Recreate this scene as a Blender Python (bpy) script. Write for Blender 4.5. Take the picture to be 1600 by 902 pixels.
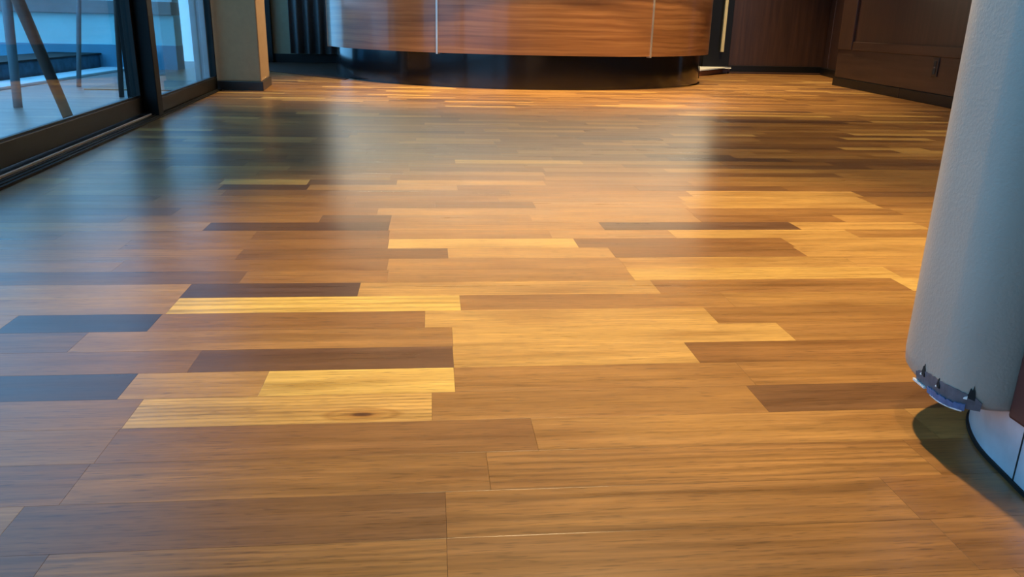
import bpy, bmesh, math, random
from mathutils import Vector, Matrix
random.seed(7)
scene = bpy.context.scene
for o in list(bpy.data.objects): bpy.data.objects.remove(o)
C = scene.collection

# ------------------------------------------------------------------ camera
FPX = 1247.67                       # focal length in pixels of the 1600x902 frame
CAMH = 0.4098
RIGHT = Vector((0.9949787, -0.09750229, 0.02259827))
UP = Vector((0.00926802, 0.31457209, 0.94918834))
FWD = Vector((0.09965682, 0.94421274, -0.31389618))
cam = bpy.data.cameras.new('camera'); camo = bpy.data.objects.new('camera', cam); C.objects.link(camo)
cam.sensor_fit = 'HORIZONTAL'; cam.sensor_width = 36.0; cam.lens = FPX / 1600 * 36
cam.clip_start = 0.02; cam.clip_end = 200
m = Matrix.Identity(4)
for i in range(3):
    m[i][0] = RIGHT[i]; m[i][1] = UP[i]; m[i][2] = -FWD[i]
m[2][3] = CAMH
camo.matrix_world = m
scene.camera = camo
vs = scene.view_settings
vs.view_transform = 'Standard'; vs.look = 'None'; vs.gamma = 1; vs.use_curve_mapping = False
vs.exposure = 0.0

# ------------------------------------------------------------------ world: even blue daylight sky
w = bpy.data.worlds.new('sky'); scene.world = w; w.use_nodes = True
bg = w.node_tree.nodes['Background']
bg.inputs[0].default_value = (0.42, 0.67, 1.0, 1); bg.inputs[1].default_value = 2.6

# ------------------------------------------------------------------ lights (ceiling downlights)
CEIL = 2.75
def spot(name, loc, target, power, size, blend, color, radius=0.05):
    l = bpy.data.lights.new(name, 'SPOT'); l.energy = power; l.spot_size = math.radians(size); l.spot_blend = blend
    l.color = color; l.shadow_soft_size = radius
    o = bpy.data.objects.new(name, l); C.objects.link(o); o.location = loc
    d = Vector(target) - Vector(loc); o.rotation_euler = d.to_track_quat('-Z', 'Y').to_euler()
    return o
WARM = (1.0, 0.75, 0.40)
DOWN = [  # x, y, power, cone, target offset
    (0.50, 0.80, 110, 54, (0.0, 0.45)),
    (0.42, 1.95, 580, 52, (0.0, -0.50)),
    (-0.28, 5.30, 430, 62, (0.0, 0.0)),
    (0.70, 4.80, 680, 62, (0.0, 0.25)),
    (1.85, 5.00, 620, 62, (0.0, 0.20)),
    (2.85, 6.75, 560, 74, (0.0, 0.2)),
    (1.65, 2.9, 240, 84, (0.0, 0.0)),
]
for (x, y, p, c, t) in DOWN:
    spot('downlight_lamp', (x, y, CEIL - 0.03), (x + t[0], y + t[1], 0), p, c, 0.85, WARM)

# ------------------------------------------------------------------ pixel helpers
def ray(x, y):
    return RIGHT * ((x - 800) / FPX) - UP * ((y - 451) / FPX) + FWD
def fl(x, y, z=0.0):
    d = ray(x, y); t = (z - CAMH) / d.z
    return Vector((d.x * t, d.y * t, z))
def at_y(x, y, Y):
    d = ray(x, y); t = Y / d.y
    return Vector((d.x * t, Y, CAMH + d.z * t))
def at_x(x, y, X):
    d = ray(x, y); t = X / d.x
    return Vector((X, d.y * t, CAMH + d.z * t))
def proj(p):
    v = Vector(p) - Vector((0, 0, CAMH)); c = v.dot(FWD)
    if c < 0.01: return None
    return 800 + FPX * v.dot(RIGHT) / c, 451 - FPX * v.dot(UP) / c
def x_for_px(px, Y):
    lo, hi = -6.0, 8.0
    for _ in range(50):
        mid = (lo + hi) / 2
        if proj((mid, Y, 0))[0] < px: lo = mid
        else: hi = mid
    return (lo + hi) / 2

# ------------------------------------------------------------------ materials
class N:
    def __init__(s, name):
        s.m = bpy.data.materials.new(name); s.m.use_nodes = True; s.t = s.m.node_tree
        s.b = s.t.nodes['Principled BSDF']; s.out = s.t.nodes['Material Output']
    def n(s, typ, **kw):
        o = s.t.nodes.new(typ)
        for k, v in kw.items():
            if k.startswith('i_'): o.inputs[int(k[2:])].default_value = v
            else: setattr(o, k, v)
        return o
    def l(s, a, b): s.t.links.new(a, b)
    def ramp(s, fac, stops):
        r = s.n('ShaderNodeValToRGB'); s.l(fac, r.inputs[0])
        e = r.color_ramp.elements
        while len(e) < len(stops): e.new(0.5)
        for k, (p, c) in enumerate(stops):
            e[k].position = p; e[k].color = (*c, 1) if len(c) == 3 else c
        return r.outputs[0]
    def maprange(s, v, a, b, c, d):
        r = s.n('ShaderNodeMapRange'); s.l(v, r.inputs[0])
        for i, q in enumerate((a, b, c, d)): r.inputs[i + 1].default_value = q
        return r.outputs[0]
    def mix(s, mode, fac, a, b):
        r = s.n('ShaderNodeMix', data_type='RGBA', blend_type=mode)
        for sock, v in ((r.inputs[0], fac), (r.inputs[6], a), (r.inputs[7], b)):
            if hasattr(v, 'links'): s.l(v, sock)
            else: sock.default_value = v if not isinstance(v, tuple) else (*v, 1) if len(v) == 3 else v
        return r.outputs[2]
    def bump(s, h, strength, dist=0.001):
        r = s.n('ShaderNodeBump'); r.inputs['Strength'].default_value = strength; r.inputs['Distance'].default_value = dist
        s.l(h, r.inputs['Height']); s.l(r.outputs[0], s.b.inputs['Normal'])

def simple(name, col, rough=0.5, metal=0.0, noise=None, spec=0.5, bump=None, coat=0.0):
    q = N(name); q.b.inputs['Roughness'].default_value = rough; q.b.inputs['Metallic'].default_value = metal
    q.b.inputs['Specular IOR Level'].default_value = spec
    q.b.inputs['Coat Weight'].default_value = coat; q.b.inputs['Coat Roughness'].default_value = 0.08
    tc = q.n('ShaderNodeTexCoord')
    nz = q.n('ShaderNodeTexNoise'); nz.inputs['Scale'].default_value = noise[0] if noise else 12; nz.inputs['Detail'].default_value = 5
    q.l(tc.outputs['Object'], nz.inputs['Vector'])
    amt = noise[1] if noise else 0.08
    f = q.maprange(nz.outputs[0], 0.3, 0.7, 1 - amt, 1 + amt)
    cc = q.mix('MULTIPLY', 1.0, (*col, 1), f)
    q.l(cc, q.b.inputs['Base Color'])
    if bump:
        n2 = q.n('ShaderNodeTexNoise'); n2.inputs['Scale'].default_value = bump[0]; n2.inputs['Detail'].default_value = 3
        q.l(tc.outputs['Object'], n2.inputs['Vector']); q.bump(n2.outputs[0], bump[1], bump[2] if len(bump) > 2 else 0.001)
    return q.m

def floor_mat():
    q = N('parquet_wood')
    tone = q.n('ShaderNodeAttribute', attribute_name='tone').outputs['Fac']
    seed = q.n('ShaderNodeAttribute', attribute_name='seed').outputs['Fac']
    geo = q.n('ShaderNodeNewGeometry')
    sep = q.n('ShaderNodeSeparateXYZ'); q.l(geo.outputs['Position'], sep.inputs[0])
    def coords(sx, sy, wob=None):
        cx = q.n('ShaderNodeMath', operation='MULTIPLY'); q.l(sep.outputs[0], cx.inputs[0]); cx.inputs[1].default_value = sx
        cy = q.n('ShaderNodeMath', operation='MULTIPLY'); q.l(sep.outputs[1], cy.inputs[0]); cy.inputs[1].default_value = sy
        cz = q.n('ShaderNodeMath', operation='MULTIPLY'); q.l(seed, cz.inputs[0]); cz.inputs[1].default_value = 97.0
        cb = q.n('ShaderNodeCombineXYZ'); q.l(cx.outputs[0], cb.inputs[0]); q.l(cy.outputs[0], cb.inputs[1]); q.l(cz.outputs[0], cb.inputs[2])
        return cb.outputs[0]
    base = q.ramp(tone, [(0.0, (0.040, 0.020, 0.020)), (0.2, (0.098, 0.044, 0.020)), (0.42, (0.218, 0.097, 0.027)),
                         (0.6, (0.338, 0.170, 0.047)), (0.8, (0.48, 0.275, 0.075)), (1.0, (0.58, 0.365, 0.085))])
    # broad grain bands
    n1 = q.n('ShaderNodeTexNoise'); n1.inputs['Scale'].default_value = 1; n1.inputs['Detail'].default_value = 4; n1.inputs['Roughness'].default_value = 0.6
    n1.inputs['Distortion'].default_value = 0.6
    q.l(coords(2.2, 55), n1.inputs['Vector'])
    b1 = q.maprange(n1.outputs[0], 0.25, 0.75, 0.76, 1.22)
    # fine streaks
    n2 = q.n('ShaderNodeTexNoise'); n2.inputs['Scale'].default_value = 1; n2.inputs['Detail'].default_value = 3
    q.l(coords(14, 330), n2.inputs['Vector'])
    b2 = q.maprange(n2.outputs[0], 0.3, 0.7, 0.84, 1.14)
    # short dark pores
    n3 = q.n('ShaderNodeTexNoise'); n3.inputs['Scale'].default_value = 1; n3.inputs['Detail'].default_value = 1
    q.l(coords(45, 600), n3.inputs['Vector'])
    b3 = q.maprange(n3.outputs[0], 0.28, 0.42, 0.62, 1.0)
    n4 = q.n('ShaderNodeTexNoise'); n4.inputs['Scale'].default_value = 1; n4.inputs['Detail'].default_value = 3   # slow colour drift within a board
    q.l(coords(5, 20), n4.inputs['Vector'])
    b4 = q.ramp(n4.outputs[0], [(0.28, (0.80, 0.74, 0.68)), (0.5, (1, 1, 1)), (0.72, (1.16, 1.17, 1.10))])
    # flame figure on some boards
    wv = q.n('ShaderNodeTexWave', wave_type='RINGS', rings_direction='SPHERICAL'); wv.inputs['Scale'].default_value = 1.1
    wv.inputs['Distortion'].default_value = 5.0; wv.inputs['Detail'].default_value = 2.0; wv.inputs['Detail Scale'].default_value = 0.7
    q.l(coords(6, 34), wv.inputs['Vector'])
    fm = q.n('ShaderNodeMath', operation='FRACT'); fa = q.n('ShaderNodeMath', operation='MULTIPLY'); q.l(seed, fa.inputs[0]); fa.inputs[1].default_value = 13.7
    q.l(fa.outputs[0], fm.inputs[0])
    figon = q.maprange(fm.outputs[0], 0.62, 0.95, 0.0, 0.50)
    c = q.mix('MULTIPLY', 1.0, base, b1); c = q.mix('MULTIPLY', 1.0, c, b2); c = q.mix('MULTIPLY', 1.0, c, b3); c = q.mix('MULTIPLY', 1.0, c, b4)
    wcol = q.ramp(wv.outputs[0], [(0.0, (0.55, 0.5, 0.45)), (0.5, (1, 1, 1)), (1.0, (1.1, 1.06, 1.0))])
    c = q.mix('MULTIPLY', figon, c, wcol)
    kp = fl(566, 648)
    kv = q.n('ShaderNodeVectorMath', operation='SUBTRACT'); q.l(geo.outputs['Position'], kv.inputs[0]); kv.inputs[1].default_value = kp
    ks = q.n('ShaderNodeVectorMath', operation='MULTIPLY'); q.l(kv.outputs[0], ks.inputs[0]); ks.inputs[1].default_value = (42, 115, 0)
    kl = q.n('ShaderNodeVectorMath', operation='LENGTH'); q.l(ks.outputs[0], kl.inputs[0])
    kr = q.ramp(q.maprange(kl.outputs['Value'], 0, 4, 0, 1), [(0.0, (0.16, 0.10, 0.08)), (0.09, (0.25, 0.15, 0.10)), (0.16, (0.72, 0.60, 0.50)), (0.30, (0.92, 0.86, 0.78)), (0.40, (0.74, 0.66, 0.56)), (0.50, (1, 1, 1))])
    c = q.mix('MULTIPLY', 1.0, c, kr)
    q.l(c, q.b.inputs['Base Color'])
    rn = q.maprange(n1.outputs[0], 0.3, 0.7, 0.27, 0.35)
    q.l(rn, q.b.inputs['Roughness'])
    q.b.inputs['Specular IOR Level'].default_value = 0.62
    q.bump(n2.outputs[0], 0.02, 0.0003)
    return q.m

def wood(name, stops, sx, sy, rough, wave=0.0, coat=0.0, gl=0.0):
    """wood grain running along U of the UV map (metres)"""
    q = N(name)
    uv = q.n('ShaderNodeUVMap'); mp = q.n('ShaderNodeMapping'); mp.inputs['Scale'].default_value = (sx, sy, 1)
    q.l(uv.outputs[0], mp.inputs[0])
    n0 = q.n('ShaderNodeTexNoise'); n0.inputs['Scale'].default_value = 2.2; n0.inputs['Detail'].default_value = 2
    q.l(uv.outputs[0], n0.inputs['Vector'])
    va = q.n('ShaderNodeVectorMath', operation='MULTIPLY_ADD'); q.l(n0.outputs[1], va.inputs[0]); va.inputs[1].default_value = (0, wave, 0); q.l(mp.outputs[0], va.inputs[2])
    n1 = q.n('ShaderNodeTexNoise'); n1.inputs['Scale'].default_value = 1; n1.inputs['Detail'].default_value = 5; n1.inputs['Roughness'].default_value = 0.62
    q.l(va.outputs[0], n1.inputs['Vector'])
    c = q.ramp(n1.outputs[0], stops)
    q.l(c, q.b.inputs['Base Color'])
    q.b.inputs['Roughness'].default_value = rough
    q.b.inputs['Coat Weight'].default_value = coat; q.b.inputs['Coat Roughness'].default_value = 0.10
    q.bump(n1.outputs[0], 0.08, 0.001)
    return q.m

def glass_mat(name, tint):
    q = N(name); q.t.nodes.remove(q.b)
    tr = q.n('ShaderNodeBsdfTransparent'); tr.inputs[0].default_value = (*tint, 1)
    gl = q.n('ShaderNodeBsdfGlossy'); gl.inputs['Roughness'].default_value = 0.02
    ge = q.n('ShaderNodeNewGeometry'); dt = q.n('ShaderNodeVectorMath', operation='DOT_PRODUCT')   # Schlick reflectance, same from both sides
    q.l(ge.outputs['Incoming'], dt.inputs[0]); q.l(ge.outputs['Normal'], dt.inputs[1])
    ab = q.n('ShaderNodeMath', operation='ABSOLUTE'); q.l(dt.outputs['Value'], ab.inputs[0])
    om = q.n('ShaderNodeMath', operation='SUBTRACT'); om.inputs[0].default_value = 1.0; q.l(ab.outputs[0], om.inputs[1])
    pw = q.n('ShaderNodeMath', operation='POWER'); q.l(om.outputs[0], pw.inputs[0]); pw.inputs[1].default_value = 5.0
    fr = q.n('ShaderNodeMath', operation='MULTIPLY_ADD'); q.l(pw.outputs[0], fr.inputs[0]); fr.inputs[1].default_value = 0.96; fr.inputs[2].default_value = 0.04
    mx = q.n('ShaderNodeMixShader'); q.l(fr.outputs[0], mx.inputs[0]); q.l(tr.outputs[0], mx.inputs[1]); q.l(gl.outputs[0], mx.inputs[2])
    q.l(mx.outputs[0], q.out.inputs[0])
    return q.m

def emis(name, col, s):
    q = N(name); q.b.inputs['Base Color'].default_value = (*col, 1)
    q.b.inputs['Emission Color'].default_value = (*col, 1); q.b.inputs['Emission Strength'].default_value = s
    return q.m

M = dict(
    floor=floor_mat(),
    sub=simple('subfloor', (0.035, 0.02, 0.012), 0.9),
    counter=wood('counter_veneer', [(0.28, (0.13, 0.050, 0.019)), (0.48, (0.235, 0.098, 0.036)), (0.62, (0.30, 0.135, 0.050)), (0.78, (0.36, 0.18, 0.075))], 0.9, 42, 0.30, wave=1.6, coat=0.45),
    darkwood=wood('dark_panelling', [(0.3, (0.024, 0.0098, 0.0062)), (0.7, (0.056, 0.024, 0.014))], 1.4, 26, 0.42, wave=1.0),
    kick=simple('black_gloss_laminate', (0.006, 0.007, 0.010), 0.14, coat=0.3),
    black=simple('black_skirting', (0.004, 0.004, 0.0045), 0.4, spec=0.3),
    frame=simple('dark_bronze_aluminium', (0.008, 0.0068, 0.0052), 0.45, metal=0.0, spec=0.3),
    rubber=simple('black_gasket', (0.006, 0.006, 0.006), 0.6, spec=0.25),
    alu=simple('white_track_strip', (0.95, 0.93, 0.86), 0.4),
    trimmetal=simple('brushed_trim', (0.62, 0.56, 0.50), 0.32, metal=0.7),
    brass=simple('brass_strip', (0.75, 0.60, 0.30), 0.35, metal=0.5),
    plaster=simple('beige_plaster', (0.34, 0.21, 0.10), 0.85, noise=(30, 0.05), bump=(220, 0.15)),
    plaster_far=simple('olive_plaster', (0.30, 0.25, 0.16), 0.85, noise=(20, 0.06)),
    passage=simple('dark_passage_floor', (0.030, 0.016, 0.010), 0.7, spec=0.15),  # tone of the added dark slab in the lobby
    skirt=simple('dark_tile_skirting', (0.03, 0.024, 0.02), 0.3),
    curtain=simple('charcoal_curtain', (0.13, 0.13, 0.135), 0.85, noise=(60, 0.1)),
    ceiling=simple('ceiling_paint', (0.55, 0.50, 0.44), 0.9),
    rearwall=simple('brown_wall', (0.11, 0.07, 0.05), 0.8),
    white=simple('white_solid_surface', (0.78, 0.76, 0.70), 0.3),
    redwood=simple('red_brown_riser', (0.16, 0.045, 0.022), 0.4),
    vinyl=simple('grey_vinyl', (0.40, 0.325, 0.255), 0.46, noise=(9, 0.05), bump=(300, 0.32, 0.0013)),
    backing=simple('bare_backing', (0.10, 0.10, 0.115), 0.6, noise=(70, 0.35)),
    blueback=simple('blue_backing_edge', (0.07, 0.13, 0.26), 0.55, noise=(90, 0.3)),
    fray=simple('white_frayed_edge', (0.80, 0.78, 0.72), 0.7),
    tear=simple('tear_shadow', (0.012, 0.011, 0.010), 0.9),
    oxblood=simple('dark_red_laminate', (0.075, 0.018, 0.014), 0.42, noise=(25, 0.2)),
    plinth=simple('worn_steel_plinth', (0.55, 0.60, 0.66), 0.33, metal=0.35, noise=(14, 0.22)),
    outlet=simple('brown_outlet', (0.022, 0.013, 0.010), 0.35),
    deck=wood('deck_boards', [(0.3, (0.22, 0.16, 0.14)), (0.7, (0.42, 0.33, 0.30))], 1.5, 18, 0.35),
    owall=simple('pale_outer_wall', (0.40, 0.85, 0.92), 0.7, noise=(3, 0.1)),
    opillar=simple('pale_pillar_paint', (0.62, 0.66, 0.72), 0.6),
    oband=simple('blue_outer_band', (0.10, 0.34, 0.50), 0.6, noise=(4, 0.12)),
    odark=simple('planter_stone', (0.04, 0.11, 0.17), 0.6, noise=(18, 0.4)),
    ocurb=simple('pale_curb', (0.60, 0.85, 0.95), 0.6),
    oleg=simple('dark_table_leg', (0.075, 0.055, 0.045), 0.5),
    ogrey=simple('grey_rail', (0.22, 0.26, 0.28), 0.6),
    oleg2=simple('grey_blue_table_leg', (0.16, 0.24, 0.28), 0.5),
    glass=glass_mat('door_glass', (0.62, 0.88, 0.98)),
    lens=emis('lamp_lens', (1.0, 0.80, 0.52), 6.0),
    led=emis('led_strip', (1.0, 0.90, 0.68), 46.0),  # glow of the added strip under the countertop
    whitemetal=simple('white_metal', (0.7, 0.69, 0.66), 0.4),
)

# ------------------------------------------------------------------ mesh helpers
def tag(o, label=None, cat=None, group=None, kind=None):
    if label: o['label'] = label
    if cat: o['category'] = cat
    if group: o['group'] = group
    if kind: o['kind'] = kind
    return o
def empty(name, loc=(0, 0, 0)):
    o = bpy.data.objects.new(name, None); C.objects.link(o); o.location = loc; o.empty_display_size = 0.1
    return o
bpy.context.view_layer.update()
def link(name, me, mat, parent=None, smooth=False):
    me.materials.append(M[mat] if isinstance(mat, str) else mat)
    if smooth:
        for p in me.polygons: p.use_smooth = True
    o = bpy.data.objects.new(name, me); C.objects.link(o)
    if parent is not None:
        o.parent = parent
        o.matrix_parent_inverse = Matrix.Translation(parent.location).inverted()
    return o
def mesh(name, verts, faces, uvs=None):
    me = bpy.data.meshes.new(name); me.from_pydata([tuple(v) for v in verts], [], faces); 
    if uvs:
        ul = me.uv_layers.new(name='UVMap')
        for li, lp in enumerate(me.loops): ul.data[li].uv = uvs[lp.vertex_index]
    me.update(); return me
def box_uv(me, ax):
    """UV: u along vector ax, v along the other dominant in-face direction"""
    ul = me.uv_layers.new(name='UVMap'); ax = Vector(ax).normalized()
    for p in me.polygons:
        n = p.normal; v = n.cross(ax)
        if v.length < 0.1: v = Vector((0, 0, 1)) if abs(n.z) < 0.5 else Vector((1, 0, 0))
        v.normalize()
        for li in p.loop_indices:
            co = me.vertices[me.loops[li].vertex_index].co
            ul.data[li].uv = (co.dot(ax), co.dot(v))
def bevel_mesh(me, w, seg=2):
    bm = bmesh.new(); bm.from_mesh(me); bmesh.ops.recalc_face_normals(bm, faces=bm.faces)
    if w > 0: bmesh.ops.bevel(bm, geom=list(bm.edges), offset=w, segments=seg, profile=0.5, affect='EDGES', clamp_overlap=True)
    bm.to_mesh(me); bm.free(); me.update(); return me
def prism(name, poly, z0, z1, mat, parent=None, bev=0.0, grain=None, smooth=False):
    n = len(poly)
    v = [(p[0], p[1], z0) for p in poly] + [(p[0], p[1], z1) for p in poly]
    f = [tuple(range(n))[::-1], tuple(range(n, 2 * n))] + [(i, (i + 1) % n, n + (i + 1) % n, n + i) for i in range(n)]
    me = bevel_mesh(mesh(name, v, f), bev)
    if grain: box_uv(me, grain)
    return link(name, me, mat, parent, smooth)
def obox(name, p0, p1, th, z0, z1, mat, parent=None, bev=0.002, grain=None, side=1):
    """box along the ground line p0->p1, thickness th to the left (side=1) or right (side=-1)"""
    a = Vector((p0[0], p0[1])); b = Vector((p1[0], p1[1])); d = (b - a).normalized(); nn = Vector((-d.y, d.x)) * side * th
    return prism(name, [a, b, b + nn, a + nn], z0, z1, mat, parent, bev, grain)
def bx(name, x0, x1, y0, y1, z0, z1, mat, parent=None, bev=0.002, grain=None):
    return prism(name, [(x0, y0), (x1, y0), (x1, y1), (x0, y1)], z0, z1, mat, parent, bev, grain)
def tube(name, pts, radii, mat, parent=None, seg=10):
    v = []; f = []; pts = [Vector(p) for p in pts]
    for i, p in enumerate(pts):
        d = (pts[min(i + 1, len(pts) - 1)] - pts[max(i - 1, 0)]).normalized()
        a = d.cross(Vector((0, 0, 1)));  a = a.normalized() if a.length > 1e-3 else Vector((1, 0, 0)); b = d.cross(a)
        r = radii[i] if isinstance(radii, (list, tuple)) else radii
        for k in range(seg):
            t = 2 * math.pi * k / seg; v.append(p + a * math.cos(t) * r + b * math.sin(t) * r)
    for i in range(len(pts) - 1):
        for k in range(seg):
            f.append((i * seg + k, i * seg + (k + 1) % seg, (i + 1) * seg + (k + 1) % seg, (i + 1) * seg + k))
    f.append(tuple(range(seg))[::-1]); f.append(tuple(range((len(pts) - 1) * seg, len(pts) * seg)))
    return link(name, mesh(name, v, f), mat, parent, True)
def arc_shell(name, cx, cy, r0, r1, a0, a1, z0, z1, mat, parent=None, step=2.0, bev=0.0):
    """curved slab between radii r0<r1 and angles a0<a1 in degrees; UV u = arc length, v = z"""
    n = max(2, int(abs(a1 - a0) / step)); v = []; uv = []
    for i in range(n + 1):
        t = math.radians(a0 + (a1 - a0) * i / n); c, s = math.cos(t), math.sin(t)
        for r, z in ((r1, z0), (r1, z1), (r0, z1), (r0, z0)):
            v.append((cx + r * c, cy + r * s, z)); uv.append((r1 * t, z + (0.3 if r == r0 else 0)))
    f = []
    for i in range(n):
        a, b = i * 4, (i + 1) * 4
        for k in range(4): f.append((a + k, b + k, b + (k + 1) % 4, a + (k + 1) % 4))
    f.append((0, 1, 2, 3)); f.append((n * 4 + 3, n * 4 + 2, n * 4 + 1, n * 4))
    me = mesh(name, v, f, uv)
    bm = bmesh.new(); bm.from_mesh(me); bmesh.ops.recalc_face_normals(bm, faces=bm.faces); bm.to_mesh(me); bm.free()
    o = link(name, me, mat, parent)
    for p in me.polygons: p.use_smooth = len(p.vertices) == 4 and abs(p.normal.z) < 0.5
    me.set_sharp_from_angle(angle=math.radians(30))
    return o

# ------------------------------------------------------------------ reference lines of the room (metres)
def LX(Y): return -1.04 - 0.065 * (Y - 2.0)              # edge of the door threshold
def LP(Y, off=0.0): return (LX(Y) - off, Y)
def RX(Y): return 3.285 + 0.12 * (Y - 6.42)              # face of the panelled right wall
LD = Vector((-0.065, 1.0)).normalized()
RD = Vector((0.12, 1.0)).normalized()

# ------------------------------------------------------------------ floor: every strip its own board
W = 0.07; Y0 = 0.9208
floor = bx('floor', -2.2, 4.4, -3.6, 8.6, -0.06, -0.009, 'sub', None, 0.0)
tag(floor, kind='structure')
T = {   # traced rows: list of (pixel x of the joint at mid-row, tone of the board right of it); first = leftmost
 -6: [(None, .40), (45, .50), (699, .43)],
 -5: [(None, .55), (7, .33), (697, .46), (1405, .42)],
 -4: [(None, .42), (118, .47), (763, .48), (1440, .44)],
 -3: [(None, .48), (168, .40), (835, .55), (1440, .58)],
 -2: [(None, .44), (208, .80), (675, .50), (1183, .27)],
 -1: [(None, .10), (200, .62), (412, .93), (710, .50), (1165, .47)],
  0: [(None, .40), (304, .25), (708, .73), (1081, .42)],
  1: [(None, .34), (122, .50), (707, .74), (1228, .49)],
  2: [(None, .58), (10, .04), (242, .43), (664, .74), (1111, .47)],
  3: [(None, .56), (270, .97), (719, .50), (1137, .56)],
  4: [(None, .60), (290, .15), (561, .70), (1024, .46), (1409, .82)],
  5: [(None, .30), (380, .46), (606, .56), (985, .82), (1395, .62)],
  6: [(None, .46), (185, .42), (606, .55), (972, .66), (1330, .64)],
  7: [(None, .48), (374, .34), (700, .66), (956, .38), (1250, .66)],
  8: [(None, .48), (196, .40), (607, .84), (900, .42), (1231, .68)],
  9: [(None, .44), (397, .36), (608, .54), (860, .60), (1050, .70), (1331, .55)],
 10: [(None, .56), (323, .20), (608, .56), (940, .22), (1242, .68), (1440, .52)],
 11: [(None, .46), (501, .27), (611, .52), (830, .56), (1090, .42), (1310, .60)],
 12: [(None, .30), (276, .44), (590, .58), (1078, .46), (1400, .58)],
 13: [(None, .45), (265, .40), (555, .34), (680, .33), (835, .56), (1070, .66), (1370, .44)],
}
bright = [(347, 482, 283.5, .85), (482, 620, 283.5, .30), (345, 482, 291, .24), (300, 405, 183, .75), (463, 592, 177.5, .8), (850, 1015, 273, .34), (1120, 1310, 272, .33), (610, 850, 276, .42), (350, 500, 300, .36)]
forced = {}
for x0, x1, yy, tn in bright:
    Yf = fl((x0 + x1) / 2, yy).y; r = int(math.floor((Yf - Y0) / W))
    if r not in T:
        forced.setdefault(r, []).append((x_for_px(x0, Y0 + (r + .5) * W), x_for_px(x1, Y0 + (r + .5) * W), tn))
def rnd_tone():
    t = random.gauss(.46, .085)
    q = random.random()
    if q < .05: t = random.uniform(.16, .28)
    elif q > .94: t = random.uniform(.66, .84)
    return min(.95, max(.05, t))
boards = []
FIG = {(-6, .50), (4, .70), (5, .82), (-2, .80)}        # boards with flame figure
rmin = int(math.floor((-0.35 - Y0) / W)); rmax = int((8.5 - Y0) / W)
for r in range(rmin, rmax):
    ya = Y0 + r * W; ym = ya + W / 2
    xl = (LX(ym) - .03) if ym < 5.0 else -2.0
    xr = (RX(ym) + .03) if ym < 6.6 else 4.2
    segs = []
    if r in T:
        J = [(x_for_px(p, ym), t) for p, t in T[r][1:]]
        # leftmost board: subdivide to the wall
        x = J[0][0]; t = T[r][0][1]
        while x > xl:
            L = random.uniform(.36, .48); segs.append((x - L, x, t)); x -= L; t = rnd_tone()
        for i, (xs, t) in enumerate(J[:-1]): segs.append((xs, J[i + 1][0], t))
        x, t = J[-1]
        while x < xr:
            L = random.uniform(.36, .50); segs.append((x, x + L, t)); x += L; t = rnd_tone()
    else:
        fs = sorted(forced.get(r, []))
        if fs:
            x = fs[0][0]
            while x > xl:
                L = random.uniform(.34, .5); segs.append((x - L, x, rnd_tone())); x -= L
            for i, (a, b, t) in enumerate(fs):
                segs.append((a, b, t)); nx = fs[i + 1][0] if i + 1 < len(fs) else xr
                x = b
                while x < nx - .02:
                    L = random.uniform(.34, .5)
                    if i + 1 < len(fs): L = min(L, nx - x)
                    segs.append((x, x + L, rnd_tone())); x += L
        else:
            x = xl - random.uniform(0, .45)
            while x < xr:
                L = random.uniform(.30, .50); segs.append((x, x + L, rnd_tone())); x += L
    for a, b, t in segs:
        a = max(a, xl); b = min(b, xr)
        if b - a < .01: continue
        boards.append((a, b, ya, ya + W, t, .069 + .0001 * r if (r, t) in FIG else random.random()))
def board_geo(a, b, y0, y1):
    g = .00012; ch = .0002; a += g; b -= g; y0 += g; y1 -= g
    zt = 0.0; v = [(a, y0, -.009), (b, y0, -.009), (b, y1, -.009), (a, y1, -.009),
         (a, y0, zt - ch * .22), (b, y0, zt - ch * .22), (b, y1, zt - ch * .22), (a, y1, zt - ch * .22),
         (a + ch, y0 + ch, zt), (b - ch, y0 + ch, zt), (b - ch, y1 - ch, zt), (a + ch, y1 - ch, zt)]
    f = [(0, 1, 5, 4), (1, 2, 6, 5), (2, 3, 7, 6), (3, 0, 4, 7), (4, 5, 9, 8), (5, 6, 10, 9), (6, 7, 11, 10), (7, 4, 8, 11), (8, 9, 10, 11)]
    return v, f
def px_area(bd):
    a, b, y0, y1 = bd[:4]; pts = []
    for X, Y in ((a, y0), (b, y0), (b, y1), (a, y1)):
        if Y < .45: return 0
        p = proj((X, Y, 0)); pts.append((min(1600, max(0, p[0])), min(902, max(0, p[1]))))
    s = 0
    for i in range(4):
        x1, y1_ = pts[i]; x2, y2 = pts[(i + 1) % 4]; s += x1 * y2 - x2 * y1_
    return abs(s) / 2
boards.sort(key=px_area, reverse=True)
def set_attr(me, name, vals):
    at = me.attributes.new(name, 'FLOAT', 'POINT')
    at.data.foreach_set('value', vals)
for bd in boards[:300]:
    v, f = board_geo(*bd[:4]); cx, cy = (bd[0] + bd[1]) / 2, (bd[2] + bd[3]) / 2
    me = mesh('plank', [(p[0] - cx, p[1] - cy, p[2]) for p in v], f)
    set_attr(me, 'tone', [bd[4]] * len(v)); set_attr(me, 'seed', [bd[5]] * len(v))
    o = link('plank', me, 'floor'); o.location = (cx, cy, 0); o.parent = floor
V = []; Fc = []; tn = []; sd = []
for bd in boards[300:]:
    v, f = board_geo(*bd[:4]); k = len(V); V += v; Fc += [tuple(i + k for i in q) for q in f]; tn += [bd[4]] * len(v); sd += [bd[5]] * len(v)
me = mesh('distant_planks', V, Fc); set_attr(me, 'tone', tn); set_attr(me, 'seed', sd)
o = link('distant_planks', me, 'floor', floor); o['kind'] = 'stuff'

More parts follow.
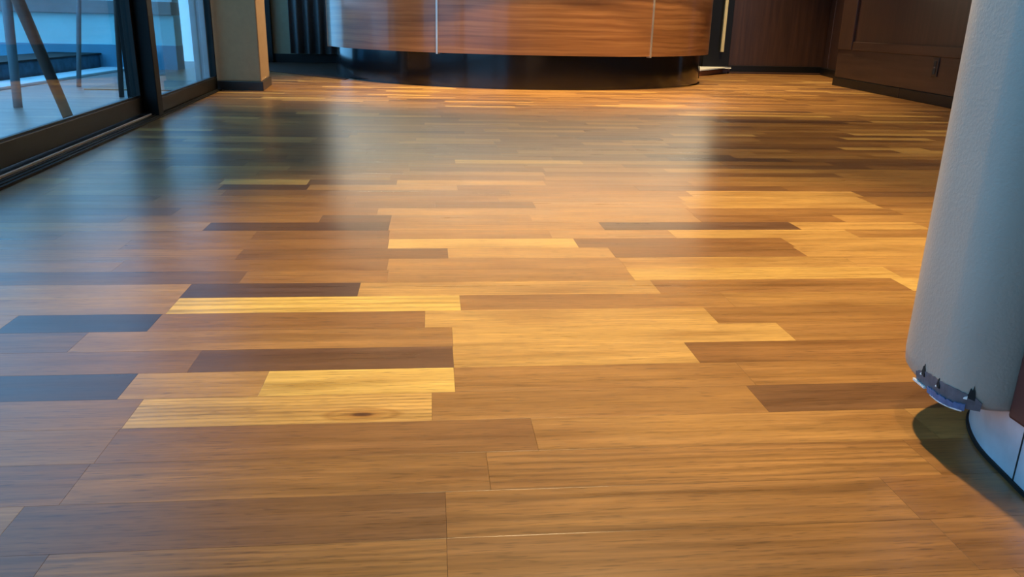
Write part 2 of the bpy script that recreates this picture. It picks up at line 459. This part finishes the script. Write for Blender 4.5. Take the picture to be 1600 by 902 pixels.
# ------------------------------------------------------------------ room shell
YR = -3.5
o = prism('ceiling', [LP(YR - .2, .16), (4.6, YR - .2), (4.6, 8.8), (-1.80, 8.8), (-1.56, 5.1), LP(5.1, .16)], CEIL, CEIL + .12, 'ceiling', None, 0); tag(o, kind='structure')
o = bx('wall_rear', -1.4, 3.2, YR - .15, YR, 0, CEIL, 'rearwall', None, 0); tag(o, kind='structure')
# far wall behind the bar, olive plaster
o = bx('wall_far', -1.80, 2.92, 8.45, 8.6, 0, CEIL, 'plaster_far', None, 0); tag(o, kind='structure')
o = bx('baseboard_far', -1.65, 2.9, 8.425, 8.45, 0, .085, 'black', None, .003); tag(o, kind='structure')
# side wall left behind the column (closes the lobby)
lob = empty('window_1', (-1.55, 6.6, 0)); tag(lob, kind='structure')
LI0, LI1 = Vector((-1.44, 5.56)), Vector((-1.68, 8.44))
def lseg(nm, u0, u1, z0, z1, mat, o0=0.0, o1=.06, bev=.003):
    d = (LI1 - LI0).normalized(); n = Vector((-d.y, d.x)); a = LI0.lerp(LI1, u0); b = LI0.lerp(LI1, u1)
    return prism(nm, [a + n * o0, b + n * o0, b + n * o1, a + n * o1], z0, z1, mat, lob, bev)
lseg('bottom_rail', 0, 1, 0, .09, 'frame'); lseg('top_rail', 0, 1, 2.25, 2.75, 'frame')
for u in (0.0, .46, .97): lseg('mullion', u, u + .03, .09, 2.25, 'frame')
lseg('glass_pane', .03, .46, .09, 2.25, 'glass', .02, .026, 0); lseg('glass_pane', .49, .97, .09, 2.25, 'glass', .02, .026, 0)
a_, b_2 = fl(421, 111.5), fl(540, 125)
o = prism('floor_passage', [(-1.46, 7.25), a_, b_2, (-.45, 8.42), (-1.66, 8.42)], 0.0005, .004, 'passage', None, 0, None); tag(o, kind='structure')  # thin dark slab added over the boards to darken the lobby floor
# black door frame on the far wall
p0 = at_y(411, 0, 8.40); p1 = at_y(421.5, 0, 8.40)
o = bx('trim_1', p0.x, p1.x, 8.37, 8.425, 0, 2.1, 'black', None, .004); tag(o, kind='structure')

# wall above the sliding doors
hd = prism('wall_left', [LP(YR, .0), LP(5.0, .0), LP(5.0, .14), LP(YR, .14)], 2.3, CEIL, 'plaster', None, 0); tag(hd, kind='structure')

# right wall: dark wood panelling
wr = empty('wall_right', (RX(6.42), 6.42, 0)); tag(wr, kind='structure')
def rwseg(name, ya, yb, z0, z1, proud, mat='darkwood', th=None, bev=.003, grain=(0, 0, 1)):
    a = Vector((RX(ya), ya)); b = Vector((RX(yb), yb)); n = Vector((-RD.y, RD.x))   # towards the room
    back = Vector((RD.y, -RD.x)) * (th if th else .02)
    return prism(name, [a + n * proud, b + n * proud, b + back, a + back], z0, z1, mat, wr, bev, grain)
rwseg('panel_core', YR, 6.42, 0, CEIL, 0.0, th=.25, bev=0)
GR = (RD.x, RD.y, 0)
rwseg('rail', 3.0, 6.11, .283, .343, .022, grain=GR)
rwseg('lower_panel', YR, 6.42, .066, .283, .012, grain=GR)
rwseg('stile', 6.14, 6.42, .283, 2.5, .018)
rwseg('stile', 2.1, 2.3, .343, 2.5, .018)
rwseg('rail', YR, 3.0, .283, .343, .022, grain=GR)
b = rwseg('baseboard_right', YR, 6.43, 0, .064, .02, 'black', bev=.003)
rwseg('baseboard_joint', 5.20, 5.206, .001, .066, .022, 'outlet', bev=0)
# recess beyond: dark wood wall facing the room + its side
wb = empty('wall_back', (2.92, 7.92, 0)); tag(wb, kind='structure')
prism('back_panel', [(2.92, 7.92), (3.92, 7.95), (3.92, 8.2), (2.92, 8.2)], 0, CEIL, 'darkwood', wb, 0, (0, 0, 1))
prism('skirting', [(2.92, 7.895), (3.9, 7.925), (3.9, 7.95), (2.92, 7.92)], 0.018, .076, 'black', wb, .003)
prism('skirting_shoe', [(2.92, 7.88), (3.89, 7.91), (3.89, 7.93), (2.92, 7.90)], 0, .018, 'darkwood', wb, .003, (1, 0, 0))
prism('side_panel', [(3.92, 7.96), (3.60, 6.66), (3.9, 6.6), (4.15, 7.9)], 0, CEIL, 'darkwood', wb, 0, (0, 0, 1))
prism('skirting', [(3.885, 7.93), (3.575, 6.66), (3.60, 6.66), (3.92, 7.94)], 0, .07, 'black', wb, .003)
prism('corner_stile', [(3.905, 7.93), (3.86, 7.75), (3.88, 7.745), (3.93, 7.93)], .07, CEIL, 'darkwood', wb, .002, (0, 0, 1))
# brass strip and dark jamb left of the recess
g0 = at_y(1137, 0, 7.9); g1 = at_y(1126.5, 81, 7.9)
o = bx('trim_2', 2.66, 2.925, 7.905, 8.45, 0.0, CEIL, 'black', None, .003); tag(o, kind='structure')
o = bx('trim_3', g1.x - .012, g1.x + .018, 7.872, 7.90, g1.z, 2.4, 'brass', None, .002); tag(o, kind='structure')

# plaster column
col = empty('plaster_column', (-1.15, 5.3, 0)); tag(col, 'beige plaster column with dark tile skirting beside the sliding glass door', 'column')
cp = [(-1.275, 5.059), (-1.000, 5.030), (-1.040, 5.50), (-1.275, 5.50)]
prism('shaft', cp, .05, CEIL, 'plaster', col, .008)
prism('skirting_tile', [(-1.275, 5.0475), (-.990, 5.017), (-.990, 5.030), (-1.275, 5.0605)], 0, .052, 'skirt', col, .002)
prism('skirting_tile', [(-.989, 5.018), (-1.029, 5.50), (-1.041, 5.50), (-1.001, 5.020)], 0, .052, 'skirt', col, .002)

# ------------------------------------------------------------------ sliding glass doors
def door(name, ya, yb, off, z_rail, st0, st1, zb=.02):
    r = empty(name, (LX(ya) - off, ya, 0)); tag(r, kind='structure')
    d = .04
    def seg(nm, y0, y1, z0, z1, mat='frame', o0=off, th=d, bev=.003):
        return prism(nm, [LP(y0, o0), LP(y1, o0), LP(y1, o0 + th), LP(y0, o0 + th)], z0, z1, mat, r, bev)
    seg('bottom_rail', ya, yb, zb, z_rail)
    seg('glazing_bead', ya + st0, yb - st1, z_rail, z_rail + .006, 'frame', off + .006, .010, 0)
    seg('top_rail', ya, yb, 2.22, 2.30)
    seg('stile', ya, ya + st0, z_rail, 2.22); seg('stile', yb - st1, yb, z_rail, 2.22)
    seg('glass_pane', ya + st0, yb - st1, z_rail, 2.22, 'glass', off + .018, .006, 0)
    return r
door('door_1', 1.10, 3.585, .062, .087, .07, .03)
door('door_2', 3.665, 5.02, .016, .075, .012, .012, .012)
door('door_3', -1.5, 1.10, .062, .087, .07, .07)
door('door_4', YR, -1.5, .062, .087, .07, .07)
mu = prism('trim_4', [LP(3.585, .004), LP(3.665, .004), LP(3.665, .125), LP(3.585, .125)], 0, 2.3, 'rubber', None, .003); tag(mu, kind='structure')
th = empty('trim_5', (LX(2), 2, 0)); tag(th, kind='structure')
def sill(nm, y0, y1, o0, o1, z0, z1, mat, bev=.001): return prism(nm, [LP(y0, o0), LP(y1, o0), LP(y1, o1), LP(y0, o1)], z0, z1, mat, th, bev)
sill('sill', YR, 5.03, .006, .14, -.004, .010, 'rubber')
sill('floor_gasket', YR, 5.03, -.004, .010, -.002, .007, 'rubber')
sill('track_strip', YR, 3.585, .033, .040, .010, .017, 'alu', .0008)
sill('track_rib', YR, 3.585, .018, .022, .010, .013, 'frame', .0005)

# ------------------------------------------------------------------ curtain by the far wall
ct = []
xa = at_y(452, 50, 8.30).x; xb = xa + .75; n = 90
v = []; f = []
for i in range(n + 1):
    u = i / n; x = xa + (xb - xa) * u
    y = 8.32 + .035 * math.sin(u * 2 * math.pi * 7.3) + .012 * math.sin(u * 41)
    for z, k in ((.092, 1.0), (1.0, .9), (2.4, .7)):
        v.append((x, 8.32 + (y - 8.32) * k, z))
for i in range(n):
    for j in range(2): f.append((i * 3 + j, (i + 1) * 3 + j, (i + 1) * 3 + j + 1, i * 3 + j + 1))
me = mesh('curtain', v, f); cur = link('curtain', me, 'curtain', None, True)
sm = cur.modifiers.new('thick', 'SOLIDIFY'); sm.thickness = .004
tag(cur, 'charcoal pleated curtain hanging behind the round wooden counter', 'curtain')

# ------------------------------------------------------------------ round counter
CX, CY, RK, RP = 0.735, 6.93, 1.49, 1.55
ctr = empty('reception_counter', (CX, CY, 0)); tag(ctr, 'round wood-veneer bar counter with metal seams above a black recessed kick', 'counter')
arc_shell('kick_plate', CX, CY, RK - .05, RK, -190, 8, 0, .235, 'kick', ctr)
j0, j1, st = -116.3, -60.2, 56.1
edges = [j0 - st, j0, j1, j1 + st]
for a, b_ in zip(edges[:-1], edges[1:]):
    arc_shell('veneer_panel', CX, CY, RP - .03, RP, a + .12, b_ - .12, .222, .672, 'counter', ctr)
arc_shell('veneer_panel', CX, CY, RP - .03, RP, j0 - st - 20, j0 - st - .12, .222, .672, 'counter', ctr)
for a in (j0, j1, j1 + st, j0 - st):
    arc_shell('seam_strip', CX, CY, RP - .03, RP + .005, a - .24, a + .24, .214, .672, 'trimmetal', ctr, step=.2)
arc_shell('soffit', CX, CY, RK - .05, RP - .03, -190, 8, .226, .24, 'kick', ctr)
arc_shell('white_fascia', CX, CY, RP - .03, RP - .002, -190, 8, .674, .80, 'white', ctr)  # unseen white band, added so the floor has something bright to reflect
arc_shell('light_strip', CX, CY, RP + .030, RP + .050, -158, -24, .793, .7995, 'led', ctr)  # added glowing strip out of view, makes the glare on the floor
arc_shell('countertop', CX, CY, RP - .45, RP + .07, -192, 10, .80, .84, 'white', ctr)

# low step with white top between the counter and the brass strip
stp = empty('low_step', (2.7, 7.6, 0)); tag(stp, 'low step with white top and red-brown riser beside the counter', 'step')
q0, q1 = fl(1091, 119.5), fl(1134.5, 114)
prism('riser', [q0, q1, (q1.x, 7.895), (q0.x - .05, 7.895)], 0, .045, 'redwood', stp, .002)
dd = Vector((q1.x - q0.x, q1.y - q0.y)).normalized()
prism('white_top', [(q0.x - .01, q0.y - .02), (q1.x + .012, q1.y - .012), (q1.x + .012, 7.895), (q0.x - .06, 7.895)], .045, .062, 'white', stp, .003)
# thin black end panel of the counter
e = fl(1090, 122.5)
o = bx('end_panel', e.x - .012, e.x + .012, e.y, e.y + .3, 0, .30, 'black', ctr, .001)

# ------------------------------------------------------------------ wall outlet
oy = at_x(1464, 105, RX(4.72)).y
ou = empty('wall_outlet', (RX(oy), oy, .22)); tag(ou, 'dark brown wall outlet set in the panelled wall below the rail', 'outlet')
a = oy - .035; b2 = oy + .035
def outl(nm, y0, y1, z0, z1, pr0, pr1, mat, bev=.0015):
    n = Vector((-RD.y, RD.x)); A = Vector((RX(y0), y0)); B = Vector((RX(y1), y1))
    return prism(nm, [A + n * pr1, B + n * pr1, B + n * pr0, A + n * pr0], z0, z1, mat, ou, bev)
outl('cover_plate', a, b2, .165, .275, .012, .020, 'outlet', .003)
outl('socket', oy - .016, oy + .016, .225, .258, .020, .0225, 'tear'); outl('socket', oy - .016, oy + .016, .180, .213, .020, .0225, 'tear')
outl('screw', oy - .003, oy + .003, .216, .222, .020, .0225, 'trimmetal', .0005)

# ------------------------------------------------------------------ grey vinyl booth on a plinth
bq = empty('booth_seat', (.9, .6, 0)); tag(bq, 'worn grey vinyl booth seat with torn lower corner on a pale plinth', 'booth seat')
ZB = .062
def smooth_poly(pts, rad, n=8):
    """round the corners of an open polyline given radii"""
    out = []
    for i, p in enumerate(pts):
        p = Vector(p)
        if i in (0, len(pts) - 1) or rad[i] == 0: out.append(p); continue
        a = (Vector(pts[i - 1]) - p); b = (Vector(pts[i + 1]) - p); r = min(rad[i], a.length * .48, b.length * .48)
        s = p + a.normalized() * r; e_ = p + b.normalized() * r
        for k in range(n + 1):
            t = k / n; out.append(s * (1 - t) ** 2 + p * 2 * t * (1 - t) + e_ * t * t)
    return out
outl_pts = [(1.75, .83), (.60, .83), (.518, .775), (.511, .672), (.540, .652), (.75, .640), (1.75, .640)]
bo = smooth_poly(outl_pts, [0, .07, .06, .035, .03, 0, 0])
nb = len(bo); ctr2 = sum((Vector(p) for p in bo), Vector((0, 0))) / nb
rings = [(ZB - .001, -.006), (ZB, .0), (ZB + .006, .0045), (ZB + .02, .006), (.25, .006), (.5, .006), (.9, .006), (.94, .003), (.96, -.012)]
def offset(poly, d):
    res = []
    for i, p in enumerate(poly):
        a = Vector(poly[max(i - 1, 0)]); b = Vector(poly[min(i + 1, len(poly) - 1)]); t = (b - a).normalized()
        res.append(Vector(p) + Vector((-t.y, t.x)) * -d)
    return res
v = []; f = []
# polyline runs clockwise seen from above around the left end: outward normal is to its right
def outward(poly, d):
    res = []
    for i, p in enumerate(poly):
        a = Vector(poly[max(i - 1, 0)]); b = Vector(poly[min(i + 1, len(poly) - 1)]); t = (b - a).normalized()
        res.append(Vector(p) + Vector((t.y, -t.x)) * d)
    return res
for z, d in rings:
    for p in outward(bo, d): v.append((p.x, p.y, z))
for k in range(len(rings) - 1):
    for i in range(nb): f.append((k * nb + i, k * nb + (i + 1) % nb, (k + 1) * nb + (i + 1) % nb, (k + 1) * nb + i))
f.append(tuple(range(nb))[::-1]); f.append(tuple(range((len(rings) - 1) * nb, len(rings) * nb)))
me = mesh('backrest', v, f); bm = bmesh.new(); bm.from_mesh(me); bmesh.ops.recalc_face_normals(bm, faces=bm.faces); bm.to_mesh(me); bm.free()
o = link('backrest', me, 'vinyl', bq, True); me.set_sharp_from_angle(angle=math.radians(50)); o['label'] = 'grey textured vinyl backrest'

# torn corner: strip of bare backing following the outline
def outline_param():
    s = [0.0]
    for i in range(1, nb): s.append(s[-1] + (bo[i] - bo[i - 1]).length)
    return s
S = outline_param()
def on_outline(s, d):
    for i in range(1, nb):
        if S[i] >= s:
            t = (s - S[i - 1]) / max(1e-9, S[i] - S[i - 1]); p = bo[i - 1].lerp(bo[i], t); tg = (bo[i] - bo[i - 1]).normalized()
            return p + Vector((tg.y, -tg.x)) * d
    return bo[-1]
def s_near(pt):
    best = min(range(nb), key=lambda i: (bo[i] - Vector(pt)).length); return S[best]
sa = s_near((.514, .725)); sb = s_near((.532, .657))
def strip(name, s0, s1, zlo, zhi, d0, d1, mat, n=28, parent=bq, th=.003):
    v = []; f = []
    for i in range(n + 1):
        u = i / n; s = s0 + (s1 - s0) * u
        p, P_ = on_outline(s, d0), on_outline(s, d1); q, Q_ = on_outline(s, d0 - th), on_outline(s, d1 - th)
        a, b = zlo(u), zhi(u)
        v += [(p.x, p.y, a), (P_.x, P_.y, b), (Q_.x, Q_.y, b), (q.x, q.y, a)]
    for i in range(n):
        for k in range(4): f.append((i * 4 + k, (i + 1) * 4 + k, (i + 1) * 4 + (k + 1) % 4, i * 4 + (k + 1) % 4))
    f.append((3, 2, 1, 0)); f.append((n * 4, n * 4 + 1, n * 4 + 2, n * 4 + 3))
    return link(name, mesh(name, v, f), mat, parent)
rr = random.Random(3); jit = [rr.uniform(-1, 1) for _ in range(64)]
DS = sb - sa
patch = strip('torn_patch', sa, sb, lambda u: ZB - .001, lambda u: ZB + .004 + .015 * max(0, math.sin(math.pi * (u * .94 + .03))) ** .45 + .0008 * jit[int(u * 28) + 10], .0040, .0067, 'backing')
patch['label'] = 'bare blue-grey backing where the vinyl is torn'
def sub(*a, **k): return strip(*a, parent=patch, **k)
sub('blue_edge', sa + DS * .30, sa + DS * .84, lambda u: ZB - .0035 + .0008 * jit[int(u * 28)], lambda u: ZB + .0035 + .001 * jit[int(u * 28) + 3], .0050, .0062, 'blueback')
sub('frayed_edge', sa - .003, sa + DS * .24, lambda u: ZB - .002, lambda u: ZB - .0004 + .0018 * abs(jit[int(u * 28)]) * (1 - u * .5), .0062, .0066, 'fray')
sub('frayed_edge', sa + DS * .36, sa + DS * .82, lambda u: ZB - .0045, lambda u: ZB - .0034 + .0006 * jit[int(u * 28) + 5], .0050, .0052, 'fray')
for c_, wd, hh in ((.17, .035, .010), (.52, .022, .007), (.88, .040, .012)):
    s0 = sa + DS * c_
    sub('tear', s0 - DS * wd, s0 + DS * wd, lambda u: ZB + .012 - .002 * u, lambda u: ZB + .014 + hh * (1 - abs(2 * u - 1) ** 1.8) * (.8 + .3 * jit[int(u * 10) + 20]), .0069, .0069, 'tear', n=10)
    sub('frayed_edge', s0 - DS * wd * 1.7, s0 - DS * wd * .9, lambda u: ZB + .010, lambda u: ZB + .0112 + hh * .22 * u, .0070, .0070, 'fray', n=5)
# red-brown seat base in front of the backrest, vinyl cushion on it
bx('seat_base', .549, 1.75, .12, .640, ZB, .36, 'oxblood', bq, .003)['label'] = 'dark red laminate seat base'
bx('seat_cushion', .560, 1.74, .10, .645, .36, .46, 'vinyl', bq, .02)
# pale plinth: curved end, seam
pl = [(.95, .80), (.66, .795), (.606, .765), (.580, .722), (.5645, .682), (.5565, .630), (.551, .595), (.548, .50), (.550, .20), (1.70, .20), (1.70, .80)]
pp = smooth_poly(pl, [0, .05, .05, .04, .04, .03, .03, .05, 0, 0, 0])
pn = prism('plinth', pp, .0, ZB, 'plinth', bq, 0); pn['label'] = 'pale scuffed metal plinth'
for p in pn.data.polygons: p.use_smooth = True
pn.data.set_sharp_from_angle(angle=math.radians(40))
bx('plinth_seam', .5555 - .0012, .5585, .6205, .6217, .001, ZB - .001, 'tear', pn, 0)
pn_g = prism('plinth_gasket', outward(pp, .0025)[:-3] + [Vector((.95, .3)), Vector((.95, .6))], .0, .004, 'rubber', bq, 0)

# ------------------------------------------------------------------ ceiling downlights
WHERE = ['over the booth seat', 'over the middle of the floor', 'beside the plaster column', 'over the counter centre', 'over the counter right end', 'over the wood panelled recess', 'over the floor by the panelled wall']
for i, (x, y) in enumerate([(d[0], d[1]) for d in DOWN]):
    t = empty('ceiling_downlight', (x, y, CEIL)); tag(t, 'small round recessed ceiling downlight ' + WHERE[i], 'downlight', 'recessed downlights')
    arc_shell('ring', x, y, .055, .075, 0, 360, CEIL - .008, CEIL, 'whitemetal', t, step=15)
    arc_shell('lens', x, y, .001, .054, 0, 360, CEIL - .004, CEIL - .001, 'lens', t, step=30)

# ------------------------------------------------------------------ terrace outside the glass
dk = prism('terrace_floor', [LP(YR - 1, .14), LP(5.05, .14), (-1.28, 5.1), (-1.28, 5.55), LI0 + Vector((-.06, 0)), LI1 + Vector((-.06, 0)), (-9, 8.44), (-9, YR - 1)], -.06, -.006, 'deck', None, 0, (1, 0, 0)); tag(dk, kind='structure')
cb = bx('pale_curb', -2.62, -2.40, 3.0, 7.0, -.006, .012, 'ocurb', None, .004); tag(cb, 'pale painted curb strip along the terrace planter', 'curb')
pt = empty('stone_planter', (-2.8, 5, 0)); tag(pt, 'low dark stone planter wall with thin dark coping outside the glass', 'planter')
zt = at_x(170, 82, -2.65).z
bx('planter_wall', -3.0, -2.65, 2.0, 7.0, -.006, zt - .01, 'odark', pt, .005)
bx('coping', -3.02, -2.635, 2.0, 7.0, zt - .01, zt + .004, 'rubber', pt, .003)
ew = empty('terrace_wall', (-3, 7.0, 0)); tag(ew, 'pale terrace end wall with a darker blue base band and grey top rail', 'wall')
zb = at_y(130, 69, 7.0).z; zc = at_y(100, 20, 7.0).z
bx('base_band', -9, -2.05, 7.0, 7.2, -.006, zb, 'oband', ew, .002)
bx('wall_face', -9, -2.05, 7.01, 7.2, zb, zc, 'owall', ew, .002)
bx('top_rail', -9, -2.05, 6.97, 7.2, zc, zc + .10, 'ogrey', ew, .004)
bx('glazing_sill', -9, -2.05, 7.02, 7.2, zc + .10, zc + .13, 'ocurb', ew, .003)
pi = at_y(298, 60, 5.30).x
pz = empty('terrace_pillar', (pi, 5.4, 0)); tag(pz, 'pale fluted pillar on the terrace behind the far glass pane', 'pillar')
bx('shaft', pi, -1.285, 5.32, 5.54, -.006, 2.3, 'opillar', pz, .004)
for k in range(3): bx('flute', pi + .004 + k * .055, pi + .040 + k * .055, 5.305, 5.322, -.006, 2.3, 'opillar', pz, .006)
# outdoor bar table with splayed legs standing by the glass, slim posts behind it
tb = empty('terrace_table', (-1.75, 3.7, 0)); tag(tb, 'dark narrow outdoor table with a slanted leg standing close to the glass door', 'table')
def leg(foot_px, top_px, zt_, r0=.02, r1=.024, mat='oleg', parent=None, name='leg'):
    a = fl(*foot_px)
    d = ray(*top_px); t = math.hypot(a.x, a.y) / math.hypot(d.x, d.y)
    b = Vector((d.x * t, d.y * t, CAMH + d.z * t)); u = (b - a); b = a + u * ((zt_ - a.z) / u.z)
    o = tube(name, [a + Vector((0, 0, -.006)), a.lerp(b, .5), b], [r0, (r0 + r1) / 2, r1], mat, parent)
    return o, b
_, ta = leg((108, 185), (28, 0), .70, .021, .026, 'oleg', tb)
_, tc = leg((28, 166), (12, 20), .70, .020, .024, 'oleg2', tb)
obox('tabletop', ta + (ta - tc) * .15 + Vector((.11, .04, 0)), tc + (tc - ta) * .15 + Vector((.11, .04, 0)), .22, .70, .735, 'oleg', tb, .006)
o, _ = leg((123, 134), (123, 20), 1.1, .014, .014, 'oleg2', None, 'terrace_post'); tag(o, 'slim grey-blue post standing on the terrace before the planter', 'post')
o, _ = leg((190, 150), (181, 0), 1.1, .014, .014, 'oleg', None, 'terrace_post'); tag(o, 'slim dark post standing on the terrace beside the black door mullion', 'post')
